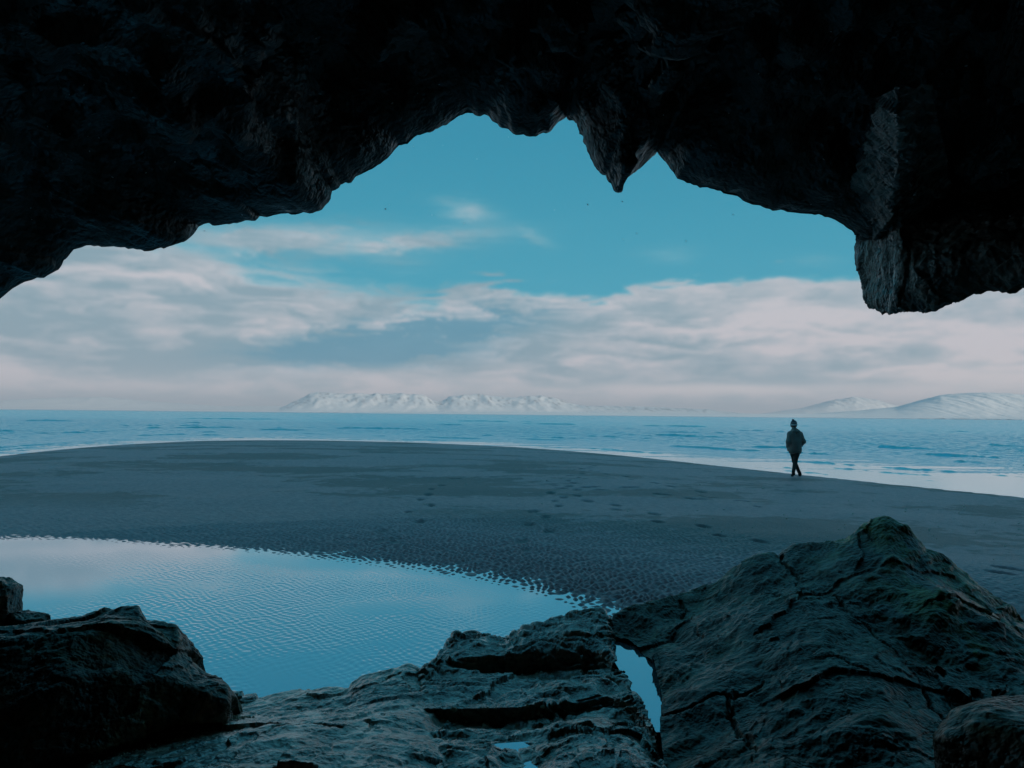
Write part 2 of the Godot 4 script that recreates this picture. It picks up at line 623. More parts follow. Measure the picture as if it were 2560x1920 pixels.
func build_hill(called: String, label: String, dist: float, reach: float, profile: Array, rocky: float, gullies: float, seed_value: int) -> void:
	var x0: float = profile[0][0]
	var x1: float = profile[profile.size() - 1][0]
	var w := 240
	var h := 60
	var n := FastNoiseLite.new()
	n.seed = seed_value
	n.fractal_type = FastNoiseLite.FRACTAL_RIDGED
	n.fractal_octaves = 5
	n.frequency = 1.0
	var pos := PackedVector3Array()
	var col := PackedColorArray()
	for v in h:
		var t := v / float(h - 1)
		var d := dist + reach * t
		for u in w:
			var px := lerpf(x0, x1, u / float(w - 1))
			var base := at(px, 960.0, d)
			var high: float = polyline_y(profile, px) / FOCAL * (dist + reach * 0.55)
			var shape := smooth(0.0, 0.62, t) * (1.0 - smooth(0.75, 1.0, t))
			shape = lerpf(shape, t * 0.2, 0.12)
			var gx := base.x / dist * 26.0
			var gully := n.get_noise_2d(gx * 0.9 + t * 1.6, t * 2.2)
			var y := high * shape * (0.9 + gullies * gully * (1.0 - smooth(0.45, 0.65, t)))
			y += high * 0.02 * n.get_noise_2d(gx * 2.5, t * 4.0)
			pos.append(Vector3(base.x, maxf(y, -4.0), base.z))
			var bare := 0.7 * smooth(0.34, 0.7, n.get_noise_2d(gx * 3.5 + 50.0 + t * 2.0, t * 2.5) * rocky) * smooth(0.15, 0.4, t)
			col.append(Color(0.80, 0.79, 0.78).lerp(Color(0.16, 0.17, 0.18), bare))
	var o := obj(called, grid_mesh(pos, w, h, false, col), mats["snow"])
	tag(o, label, "hill", "", "structure")

func build_hills() -> void:
	build_hill("hills", "snowy range with two broad summits and steep gullies across the bay", 9000.0, 2700.0, [[700, 12], [790, 64], [880, 58], [1000, 60], [1060, 56], [1095, 34], [1130, 54], [1200, 60], [1280, 50], [1350, 58], [1400, 46], [1450, 30], [1530, 28], [1620, 26], [1760, 22], [1900, 6]], 0.9, 0.22, 21)
	build_hill("hills", "broad flat-topped snow hill on the shore behind the walker", 5400.0, 2200.0, [[1950, 4], [2050, 14], [2150, 24], [2240, 36], [2300, 58], [2350, 74], [2400, 80], [2470, 84], [2560, 78], [2700, 74], [2900, 60], [3200, 30]], 0.6, 0.08, 33)
	build_hill("hills", "pale cone-shaped hill fading into low cloud across the bay", 12500.0, 2200.0, [[1880, 6], [2000, 28], [2080, 54], [2140, 66], [2190, 56], [2260, 34], [2330, 52], [2420, 40], [2560, 20]], 0.7, 0.12, 44)
	build_hill("hills", "faint low hills under cloud on the far side of the bay", 15500.0, 2600.0, [[-500, 16], [-100, 20], [100, 34], [260, 40], [380, 28], [560, 16], [760, 20], [860, 12], [1000, 8]], 0.6, 0.15, 55)
	build_hill("hills", "thin flat snowy foreland at the foot of the hills", 5600.0, 900.0, [[900, 3], [1100, 6], [1300, 9], [1500, 10], [1700, 8], [1900, 10], [2050, 12], [2200, 12], [2600, 10], [3000, 6]], 0.3, 0.1, 66)

# ------------------------------------------------------------------ cave

const MOUTH := [[-1250, 2050, 5.4], [-1150, 1500, 5.4], [-800, 1150, 5.4], [-400, 960, 5.4], [-150, 850, 5.4], [0, 748, 5.4], [30, 720, 5.4], [70, 700, 5.45], [110, 695, 5.45], [150, 672, 5.5], [160, 650, 5.5], [185, 622, 5.5], [205, 618, 5.5], [270, 612, 5.55], [300, 612, 5.55], [320, 622, 5.55], [380, 626, 5.6], [430, 615, 5.6], [475, 592, 5.7], [500, 562, 5.8], [530, 566, 5.75], [560, 562, 5.75], [600, 556, 5.8], [640, 550, 5.8], [652, 536, 5.9], [700, 535, 5.85], [770, 538, 5.85], [805, 525, 5.9], [825, 500, 5.9], [828, 476, 6.0], [845, 471, 6.0], [850, 460, 6.05], [880, 455, 6.1], [890, 440, 6.1], [920, 425, 6.1], [970, 395, 6.15], [1000, 360, 6.2], [1020, 355, 6.2], [1040, 340, 6.2], [1080, 330, 6.25], [1120, 305, 6.3], [1150, 290, 6.3], [1175, 281, 6.35], [1200, 293, 6.3], [1215, 290, 6.3], [1240, 310, 6.25], [1280, 333, 6.2], [1330, 345, 6.2], [1370, 332, 6.2], [1400, 300, 6.25], [1415, 293, 6.3], [1440, 310, 6.2], [1460, 350, 6.0], [1480, 395, 5.9], [1500, 430, 5.8], [1525, 460, 5.75], [1540, 480, 5.7], [1556, 477, 5.7], [1560, 455, 5.75], [1600, 420, 5.9], [1640, 384, 6.1], [1660, 402, 6.1], [1690, 440, 6.0], [1720, 460, 6.0], [1780, 475, 6.0], [1850, 495, 6.0], [1920, 525, 6.0], [1960, 532, 6.0], [2030, 540, 6.0], [2080, 544, 6.0], [2110, 562, 6.0], [2132, 585, 6.0], [2150, 596, 6.1], [2240, 610, 6.2], [2400, 640, 6.2], [2560, 680, 6.1], [2750, 760, 5.9], [3000, 950, 5.7], [3300, 1300, 5.5], [3450, 1700, 5.4], [3500, 2050, 5.4]]

func cave_piece(called: String, rows: Array, w: int, steps: Array, cave: Node) -> void:
	var made := []
	for r in rows:
		made.append(seen_row(r))
	var lf := loft(made, w, steps)
	var bp: PackedVector3Array = relax(lf[0], w, lf[1], 2)
	var bn := grid_normals(bp, w, lf[1], true)
	var bc := PackedColorArray()
	bc.resize(bp.size())
	for i in bp.size():
		var p := bp[i]
		var d := 0.03 * ridged.get_noise_3dv(p * Vector3(2.5, 1.0, 2.5)) + facet(p * Vector3(1, 0.5, 1), 0.2, 0.14) + 0.03 * fine.get_noise_3dv(p * Vector3(90, 40, 90)) + 0.014 * fine.get_noise_3dv(p * Vector3(260, 120, 260))
		bp[i] = p + bn[i] * d
		# pale salt streaks downwards; overall tone lifted to paint the light on these faces
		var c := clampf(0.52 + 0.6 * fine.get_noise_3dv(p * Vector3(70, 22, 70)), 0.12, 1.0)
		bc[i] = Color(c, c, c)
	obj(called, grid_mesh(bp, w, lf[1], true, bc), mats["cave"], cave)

func build_cave() -> void:
	var w := 760
	var mouth := resample(seen_row(MOUTH), w)
	# small tooth of broken edges on the lip
	for u in w:
		var p := mouth[u]
		var j := fine.get_noise_3dv(p * 90.0) * 0.03 + fine.get_noise_3dv(p * 220.0) * 0.018
		mouth[u] = p + Vector3(0, j, 0) + Vector3(j * 0.5, 0, 0)
	var even := mouth.duplicate()
	for k in 60:
		var q := even.duplicate()
		for u in range(1, w - 1):
			q[u] = (even[u - 1] + even[u] + even[u + 1]) / 3.0
		even = q
	var axis := Vector3(0.0, 1.0, 0.0)
	var inward := 150
	var pos := PackedVector3Array()
	var outer := 26
	# outside: the cliff face above and round the mouth, its top and its back
	var sheets := [[30.0, 20.0, 40.0], [30.0, 20.0, 9.0], [26.0, 16.0, 2.0], [9.0, 6.0, -1.0], [3.5, 2.6, -2.0], [1.7, 1.6, -1.2], [1.12, 1.12, -0.35]]
	for k in sheets.size():
		var s: Array = sheets[k]
		var s2: Array = sheets[k + 1] if k < sheets.size() - 1 else [1.0, 1.0, 0.0]
		var n := 4
		for i in n:
			var t := i / float(n)
			var sx := lerpf(s[0], s2[0], t)
			var sy := lerpf(s[1], s2[1], t)
			var dz := lerpf(s[2], s2[2], t)
			for u in w:
				var m := even[u].lerp(mouth[u], 1.0 if k == sheets.size() - 1 and t > 0.7 else 0.0)
				var p := Vector3(m.x * sx, axis.y + (m.y - axis.y) * sy, m.z + dz)
				var rough := smooth(1.0, 3.0, sx)
				p += Vector3(0.6, 0.8, 1.2) * rough * coarse.get_noise_3dv(p * 6.0)
				pos.append(p)
	outer = pos.size() / w
	# inside: the roof runs back over the camera and closes behind it
	for v in inward:
		var t := v / float(inward - 1)
		var back := pow(t, 1.7) * 12.5
		var grow := 1.0 + 0.18 * smooth(0.0, 5.0, back) + 0.11 * smooth(0.05, 0.8, back)
		if back > 8.0:
			grow *= sqrt(maxf(0.0, 1.0 - pow((back - 8.0) / 4.55, 2.0)))
		for u in w:
			var m := mouth[u].lerp(even[u], smooth(0.0, 0.9, back))
			pos.append(Vector3(m.x * grow, axis.y + (m.y - axis.y) * grow, m.z + back))
	var h := pos.size() / w
	var nor := grid_normals(pos, w, h, false)
	var col := PackedColorArray()
	col.resize(w * h)
	for v in h:
		for u in w:
			var i := v * w + u
			var p := pos[i]
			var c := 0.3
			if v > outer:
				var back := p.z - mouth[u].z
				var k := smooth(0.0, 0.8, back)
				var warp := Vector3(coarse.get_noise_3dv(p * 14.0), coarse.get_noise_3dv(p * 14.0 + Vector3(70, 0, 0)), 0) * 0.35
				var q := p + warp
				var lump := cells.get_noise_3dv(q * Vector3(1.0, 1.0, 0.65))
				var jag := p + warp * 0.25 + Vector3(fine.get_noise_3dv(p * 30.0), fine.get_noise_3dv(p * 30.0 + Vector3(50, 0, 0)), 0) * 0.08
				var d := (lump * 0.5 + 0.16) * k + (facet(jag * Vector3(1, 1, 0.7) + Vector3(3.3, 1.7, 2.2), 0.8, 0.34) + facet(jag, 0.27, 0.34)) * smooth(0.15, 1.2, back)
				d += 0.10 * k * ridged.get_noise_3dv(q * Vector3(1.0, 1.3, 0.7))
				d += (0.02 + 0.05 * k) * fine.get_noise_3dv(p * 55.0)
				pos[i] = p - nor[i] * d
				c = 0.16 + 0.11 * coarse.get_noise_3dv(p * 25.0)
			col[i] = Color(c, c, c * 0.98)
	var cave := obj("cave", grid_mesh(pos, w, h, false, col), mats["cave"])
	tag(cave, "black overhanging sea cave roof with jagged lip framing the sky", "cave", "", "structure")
	# the block that hangs at the right of the mouth
	var rows := [
		[[2420, 560, 6.9], [2420, 620, 7.2], [2420, 660, 7.2], [2420, 690, 7.2], [2420, 710, 7.1], [2420, 730, 6.9]],
		[[2148, 560, 6.5], [2149, 594, 6.7], [2138, 622, 6.8], [2135, 658, 6.8], [2143, 692, 6.8], [2153, 712, 6.7], [2158, 750, 6.6], [2178, 774, 6.4], [2198, 786, 6.2]],
		[[2180, 540, 6.1], [2190, 594, 6.05], [2195, 615, 6.0], [2205, 650, 5.9], [2208, 690, 5.9], [2195, 712, 6.0], [2190, 745, 6.0], [2200, 772, 5.9], [2212, 785, 5.85]],
		[[2250, 520, 5.6], [2245, 560, 5.5], [2245, 610, 5.36], [2248, 650, 5.32], [2250, 690, 5.32], [2245, 715, 5.35], [2240, 740, 5.38], [2240, 765, 5.4], [2255, 786, 5.45]],
		[[2360, 500, 5.6], [2350, 545, 5.4], [2340, 600, 5.15], [2330, 640, 5.0], [2330, 680, 5.02], [2330, 710, 5.05], [2330, 740, 5.1], [2328, 765, 5.15], [2330, 781, 5.2]],
		[[2480, 470, 5.4], [2470, 520, 5.1], [2460, 580, 4.9], [2450, 615, 4.8], [2445, 650, 4.8], [2440, 680, 4.85], [2435, 705, 4.9], [2432, 722, 4.95], [2430, 738, 5.0]],
		[[2640, 440, 5.2], [2620, 500, 4.8], [2600, 560, 4.6], [2590, 600, 4.55], [2580, 640, 4.55], [2575, 670, 4.6], [2570, 700, 4.65], [2565, 715, 4.7], [2560, 726, 4.75]],
		[[2900, 420, 5.0], [2900, 500, 4.5], [2880, 580, 4.3], [2860, 640, 4.3], [2850, 700, 4.3], [2840, 740, 4.4], [2830, 770, 4.5]],
		[[3300, 500, 5.4], [3300, 700, 5.0], [3300, 900, 5.0], [3300, 1000, 5.2]]]
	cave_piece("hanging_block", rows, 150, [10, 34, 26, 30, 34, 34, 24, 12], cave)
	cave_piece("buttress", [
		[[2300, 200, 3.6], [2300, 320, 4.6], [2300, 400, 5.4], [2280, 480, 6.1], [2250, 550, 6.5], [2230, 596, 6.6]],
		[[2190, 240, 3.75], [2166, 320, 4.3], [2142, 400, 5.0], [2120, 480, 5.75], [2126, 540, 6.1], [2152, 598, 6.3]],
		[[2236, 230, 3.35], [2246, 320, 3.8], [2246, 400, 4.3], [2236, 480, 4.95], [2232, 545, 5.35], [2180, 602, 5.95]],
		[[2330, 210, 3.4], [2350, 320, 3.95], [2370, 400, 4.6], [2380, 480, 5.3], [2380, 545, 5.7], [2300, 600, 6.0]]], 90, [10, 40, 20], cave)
	# cave floor behind and under the camera
	var fw := 60
	var fpos := PackedVector3Array()
	for v in 60:
		for u in fw:
			var x := lerpf(-6.5, 6.5, u / float(fw - 1))
			var z := lerpf(-4.4, 8.0, v / 59.0)
			fpos.append(Vector3(x, 0.1 + 0.22 * smooth(-4.0, -2.0, z) + 0.08 * fine.get_noise_2d(x * 12.0, z * 12.0), z))
	var f := obj("cave_floor", grid_mesh(fpos, fw, 60, true), mats["boulder"])
	tag(f, "dark rock floor of the cave under the overhang", "floor", "", "structure")

# ------------------------------------------------------------------ rocks

func drop_row(row: Array, back: float, down: float) -> PackedVector3Array:
	var r := seen_row(row)
	for i in r.size():
		r[i] += Vector3(0, -down, -back)
	return r

# rows from the far side towards the cave; relief: [size of lumps, size of grain, layering, layering frequency]
func rock_sheet(called: String, label: String, rows: Array, width: int, steps: Array, relief: Array, cracks: Array, material: String, tint: Callable, soften := 3, group := "") -> MeshInstance3D:
	var made := [drop_row(rows[0], 0.55, 0.75), drop_row(rows[0], 0.16, 0.12)]
	for r in rows:
		made.append(r if r is PackedVector3Array else seen_row(r))
	var all_steps := [6, 8]
	all_steps.append_array(steps)
	var lf := loft(made, width, all_steps)
	var h: int = lf[1]
	var pos := relax(lf[0], width, h, soften)
	var nor := grid_normals(pos, width, h, true)
	var lines := crack_lines(cracks)
	var col := PackedColorArray()
	col.resize(pos.size())
	var fabric := Vector3(0.78, 0.22, -0.58).normalized()
	var seedv := Vector3(hash(label) % 97, hash(label) % 53, 0)
	for i in pos.size():
		var p := pos[i]
		var n := nor[i]
		var q := p + Vector3(coarse.get_noise_3dv(p * 40.0 + seedv), coarse.get_noise_3dv(p * 40.0 - seedv), 0) * 0.1
		var along := q - fabric * (q.dot(fabric) * 0.74)
		var d: float = relief[0] * (ridged.get_noise_3dv(along * 1.9 + seedv) * 0.9 + coarse.get_noise_3dv(q * 26.0 + seedv) * 1.1)
		var broken := q + Vector3(fine.get_noise_3dv(p * 50.0), fine.get_noise_3dv(p * 50.0 + Vector3(60, 0, 0)), fine.get_noise_3dv(p * 50.0 + Vector3(0, 60, 0))) * 0.05
		broken -= fabric * (broken.dot(fabric) * 0.4)
		d += facet(broken + seedv, relief[4], relief[5]) + facet(broken * 1.03 + seedv, relief[4] * 0.31, relief[5] * 0.8)
		var mellow := smooth(-0.35, 0.35, coarse.get_noise_3dv(p * 22.0 - seedv))
		d += relief[1] * (0.35 + 1.1 * mellow) * (fine.get_noise_3dv(along * 170.0) + 0.5 * fine.get_noise_3dv(p * 330.0))
		if relief[2] > 0.0:
			var lay: float = (q.y * 1.0 - q.z * 0.55 + q.x * 0.10 + 0.05 * coarse.get_noise_3dv(p * 60.0)) * relief[3]
			var saw := lay - floorf(lay)
			d += relief[2] * (smooth(0.0, 0.75, saw) - smooth(0.8, 1.0, saw)) * (0.5 + 0.9 * coarse.get_noise_3dv(p * Vector3(22, 60, 60) + Vector3(9, 9, 9)))
		if lines.size():
			var c := near_lines(p, lines)
			if c < 0.05:
				var deep := clampf(0.65 + 1.3 * coarse.get_noise_3dv(p * 30.0), 0.15, 1.0)
				d -= 0.03 * deep * (1.0 - smooth(0.002, 0.005 + 0.010 * deep, c))
		pos[i] = p + n * d
		col[i] = tint.call(p, n)
	var o := obj(called, grid_mesh(pos, width, h, true, col), mats[material])
	tag(o, label, "rock", group)
	return o

# small pale shells clustered along lines on a rock that is already built
func barnacles(rock: MeshInstance3D, lines: Array, width: float, count: int, size: float) -> void:
	var pos: PackedVector3Array = rock.mesh.surface_get_arrays(0)[Mesh.ARRAY_VERTEX]
	var nor: PackedVector3Array = rock.mesh.surface_get_arrays(0)[Mesh.ARRAY_NORMAL]
	var where := crack_lines(lines)
	var picked := PackedInt32Array()
	for i in pos.size():
		if nor[i].y > 0.2 and near_lines(pos[i], where) < width:
			picked.append(i)
	var cone := CylinderMesh.new()
	cone.top_radius = 0.35
	cone.bottom_radius = 1.0
	cone.height = 0.9
	cone.radial_segments = 7
	cone.rings = 1
	var mm := MultiMesh.new()
	mm.transform_format = MultiMesh.TRANSFORM_3D
	mm.mesh = cone
	mm.instance_count = count
	for i in count:
		var k := picked[rng.randi() % picked.size()]
		var r := size * rng.randf_range(0.45, 1.2)
		var up := nor[k].lerp(Vector3.UP, 0.3).normalized()
		var side := up.cross(Vector3(rng.randf_range(-1, 1), 0.1, rng.randf_range(-1, 1))).normalized()
		mm.set_instance_transform(i, Transform3D(Basis(side, up, side.cross(up)).scaled_local(Vector3.ONE * r), pos[k] + up * r * 0.3))
	var o := MultiMeshInstance3D.new()
	o.name = "barnacles"
	o.multimesh = mm
	o.material_override = plain(Color(0.80, 0.77, 0.68), 0.8)
	rock.add_child(o, true)
	o.set_meta("kind", "stuff")

func build_shells() -> void:
	var mm := MultiMesh.new()
	mm.transform_format = MultiMesh.TRANSFORM_3D
	var s := SphereMesh.new()
	s.radius = 1.0
	s.height = 2.0
	s.radial_segments = 8
	s.rings = 4
	mm.mesh = s
	mm.instance_count = 230
	for i in 230:
		var g := on_level(rng.randf_range(-100, 2700), rng.randf_range(1130, 1420), 0.2)
		if rng.randf() < 0.5:
			g = on_level(rng.randf_range(1700, 2700), rng.randf_range(1240, 1480), 0.2)
		var r := rng.randf_range(0.006, 0.016) * clampf(-g.z / 12.0, 0.7, 1.6)
		g.y = beach_height(g.x, g.z) + r * 0.2
		mm.set_instance_transform(i, Transform3D(Basis(Vector3.UP, rng.randf() * 6.0).scaled_local(Vector3(r * 1.3, r * 0.6, r)), g))
	var o := MultiMeshInstance3D.new()
	o.name = "shell_fragments"
	o.multimesh = mm
	o.material_override = plain(Color(0.9, 0.88, 0.84), 0.6)
	add_child(o)
	tag(o, "tiny white shell fragments strewn over the dark sand", "shells", "", "stuff")

func tint_plain(p: Vector3, _n: Vector3) -> Color:
	var c := clampf(0.6 + 0.32 * coarse.get_noise_3dv(p * 40.0) + 0.32 * fine.get_noise_3dv(p * 120.0), 0.12, 1.0)
	return Color(c, c, c)

func tint_layers(p: Vector3, n: Vector3) -> Color:
	# brown weed on the upper block
	var c := tint_plain(p, n)
	var weed := smooth(-5.0, -5.2, p.z) * smooth(-0.3, 0.2, fine.get_noise_3dv(p * 60.0))
	return c.lerp(Color(0.34, 0.32, 0.22), 0.7 * weed)

func tint_algae(p: Vector3, _n: Vector3) -> Color:
	var c := 0.78 + 0.5 * coarse.get_noise_3dv(p * 34.0) + 0.5 * fine.get_noise_3dv(p * 140.0)
	c += 0.7 * smooth(0.28, 0.5, fine.get_noise_3dv(p * 90.0 + Vector3(31, 0, 0)))
	c = maxf(c, 0.2)
	var g := smooth(-0.1, 0.35, coarse.get_noise_3dv(p * 34.0 + Vector3(5, 0, 0)))
	return Color(c * 0.27, c * 0.20, c * 0.10).lerp(Color(c * 0.22, c * 0.21, c * 0.07), g)

func tint_moss(p: Vector3, n: Vector3) -> Color:
	var c := tint_algae(p, n)
	# green weed on the seaward shoulder at the right, in streaks
	var m := smooth(2.35, 2.8, p.x + 0.3 * coarse.get_noise_3dv(p * 30.0)) * smooth(-4.3, -4.7, p.z + 0.2 * coarse.get_noise_3dv(p * 40.0)) * smooth(-0.15, 0.15, fine.get_noise_3dv(p * Vector3(70, 70, 25)) + 0.12)
	return c.lerp(Color(0.46, 0.68, 0.10), 0.92 * m)

func tint_slab(p: Vector3, _n: Vector3) -> Color:
	var c := 0.78 + 0.4 * coarse.get_noise_3dv(p * 30.0) + 0.4 * fine.get_noise_3dv(p * 120.0)
	# pale crust of salt in veins and blotches
	var v := absf(fine.get_noise_3dv(p * 26.0 + Vector3(0, 30, 0)))
	c += 0.55 * (1.0 - smooth(0.0, 0.09, v)) * smooth(-0.1, 0.3, coarse.get_noise_3dv(p * 60.0))
	c += 0.35 * smooth(0.1, 0.5, fine.get_noise_3dv(p * 60.0 + Vector3(8, 0, 0)))
	return Color(c, c, c * 1.0)

func stone(called: String, label: String, centre: Vector3, size: Vector3, turn: float, material: String, seed_value: int, rough: float) -> MeshInstance3D:
	var w := 90
	var h := 60
	var pos := PackedVector3Array()
	var col := PackedColorArray()
	var b := Basis(Vector3.UP, turn)
	for v in h:
		var la := lerpf(-PI * 0.5, PI * 0.5, v / float(h - 1))
		for u in w:
			var lo := TAU * u / float(w - 1)
			var d := Vector3(cos(la) * cos(lo), sin(la), cos(la) * sin(lo))
			var e := Vector3(signf(d.x) * pow(absf(d.x), 0.6), signf(d.y) * pow(absf(d.y), 0.6), signf(d.z) * pow(absf(d.z), 0.6))
			var k := 1.0 + rough * cells.get_noise_3dv(d * 1.6 + Vector3(seed_value, 0, 0)) + rough * 0.35 * fine.get_noise_3dv(d * 30.0 + Vector3(seed_value, 0, 0)) + rough * 0.15 * fine.get_noise_3dv(d * 90.0)
			var p := b * (e * size * k)
			pos.append(p)
			col.append(tint_plain(p + centre, d) if material == "slab" else tint_algae(p + centre, d))
	var o := obj(called, grid_mesh(pos, w, h, false, col), mats[material])
	o.position = centre
	tag(o, label, "rock")
	return o

func build_rocks() -> void:
	# pale slab, low in front of the pool
	var slab := rock_sheet("slab_rock", "pale low rock slab with salt veins along the edge of the tide pool", [
		[[0, 1830, 4.5], [400, 1800, 4.55], [575, 1768, 4.6], [640, 1746, 4.7], [720, 1731, 4.75], [800, 1726, 4.8], [870, 1724, 4.82], [885, 1708, 4.85], [905, 1693, 4.9], [970, 1681, 4.95], [1020, 1664, 5.0], [1040, 1672, 5.0], [1100, 1720, 4.95], [1180, 1800, 4.9]],
		[[0, 1900, 3.9], [380, 1850, 3.95], [520, 1805, 4.15], [640, 1795, 4.22], [800, 1790, 4.25], [900, 1775, 4.32], [1000, 1740, 4.5], [1045, 1740, 4.52], [1100, 1770, 4.45], [1180, 1850, 4.4]],
		[[0, 2000, 3.3], [300, 1900, 3.5], [480, 1860, 3.65], [600, 1850, 3.65], [720, 1828, 3.75], [850, 1832, 3.78], [950, 1838, 3.75], [1060, 1850, 3.8], [1130, 1890, 3.75], [1200, 1960, 3.7]],
		[[0, 2100, 2.9], [300, 1990, 3.1], [500, 1950, 3.15], [720, 1930, 3.2], [850, 1925, 3.25], [950, 1930, 3.2], [1060, 1950, 3.2], [1130, 1990, 3.15], [1200, 2060, 3.1]],
		[[0, 2500, 2.2], [500, 2450, 2.2], [1060, 2450, 2.2], [1200, 2600, 2.2]]],
		300, [62, 52, 50, 30], [0.018, 0.008, 0.012, 9.0, 0.4, 0.07], [[[600, 1900, 3.35], [680, 1835, 3.7], [760, 1815, 3.85], [850, 1830, 3.78]], [[820, 1790, 4.25], [900, 1735, 4.6], [1010, 1690, 4.85]]], "slab", tint_slab, 3)
	barnacles(slab, [[[250, 1910, 3.5], [330, 1870, 3.66], [420, 1825, 3.85], [520, 1800, 4.05], [570, 1800, 4.1]]], 0.12, 420, 0.0095)
	# layered rock between the pool and the water filled cleft
	var layered := rock_sheet("layered_rock", "layered grey rock with two dark undercut ledges beside the water-filled cleft", [
		[[1000, 1700, 4.95], [1035, 1672, 5.05], [1065, 1666, 5.1], [1095, 1641, 5.15], [1120, 1606, 5.3], [1140, 1592, 5.4], [1185, 1588, 5.45], [1240, 1597, 5.5], [1262, 1602, 5.55], [1310, 1575, 5.6], [1380, 1546, 5.7], [1450, 1532, 5.75], [1500, 1526, 5.7], [1518, 1540, 5.62], [1524, 1590, 5.45]],
		[[1000, 1755, 4.85], [1060, 1684, 4.9], [1100, 1656, 5.0], [1150, 1645, 5.02], [1210, 1639, 5.05], [1300, 1636, 5.1], [1400, 1632, 5.1], [1480, 1624, 5.1], [1518, 1640, 4.95], [1540, 1662, 4.85]],
		[[1000, 1762, 4.84], [1060, 1694, 4.9], [1110, 1676, 4.98], [1160, 1682, 5.02], [1250, 1688, 5.06], [1330, 1690, 5.08], [1430, 1682, 5.05], [1520, 1676, 4.95], [1546, 1678, 4.84], [1560, 1690, 4.76]],
		[[1000, 1775, 4.7], [1060, 1710, 4.74], [1120, 1702, 4.78], [1200, 1700, 4.8], [1300, 1702, 4.8], [1400, 1706, 4.76], [1500, 1702, 4.7], [1562, 1705, 4.6], [1590, 1735, 4.45]],
		[[1000, 1830, 4.3], [1040, 1776, 4.28], [1120, 1770, 4.26], [1250, 1768, 4.24], [1380, 1762, 4.24], [1450, 1744, 4.3], [1500, 1733, 4.36], [1560, 1746, 4.3], [1610, 1785, 4.06], [1622, 1800, 3.98], [1636, 1825, 3.82]],
		[[1000, 1840, 4.26], [1040, 1800, 4.26], [1120, 1802, 4.26], [1250, 1805, 4.26], [1380, 1802, 4.24], [1450, 1786, 4.28], [1520, 1776, 4.3], [1570, 1786, 4.22], [1618, 1818, 3.95], [1640, 1850, 3.74]],
		[[1000, 1900, 3.8], [1090, 1852, 3.85], [1150, 1842, 3.86], [1250, 1850, 3.84], [1310, 1852, 3.84], [1380, 1836, 3.84], [1480, 1806, 3.95], [1560, 1806, 3.98], [1615, 1850, 3.8], [1648, 1900, 3.65]],
		[[1000, 2000, 3.3], [1120, 1940, 3.32], [1210, 1930, 3.38], [1250, 1935, 3.44], [1320, 1936, 3.46], [1390, 1905, 3.42], [1470, 1895, 3.42], [1560, 1900, 3.4], [1630, 1950, 3.3], [1656, 1990, 3.25]],
		[[1000, 2450, 2.2], [1300, 2450, 2.2], [1660, 2450, 2.2]]],
		330, [40, 14, 26, 44, 16, 40, 40, 26], [0.016, 0.008, 0.035, 15.0, 0.3, 0.10], [[[1100, 1880, 3.6], [1220, 1870, 3.7], [1260, 1890, 3.6]]], "layers", tint_layers, 2)
	barnacles(layered, [[[1050, 1802, 4.24], [1180, 1806, 4.22], [1300, 1806, 4.22], [1400, 1796, 4.22]]], 0.035, 70, 0.012)
	barnacles(layered, [[[1180, 1692, 4.98], [1300, 1692, 5.02], [1460, 1684, 4.98]]], 0.04, 36, 0.011)
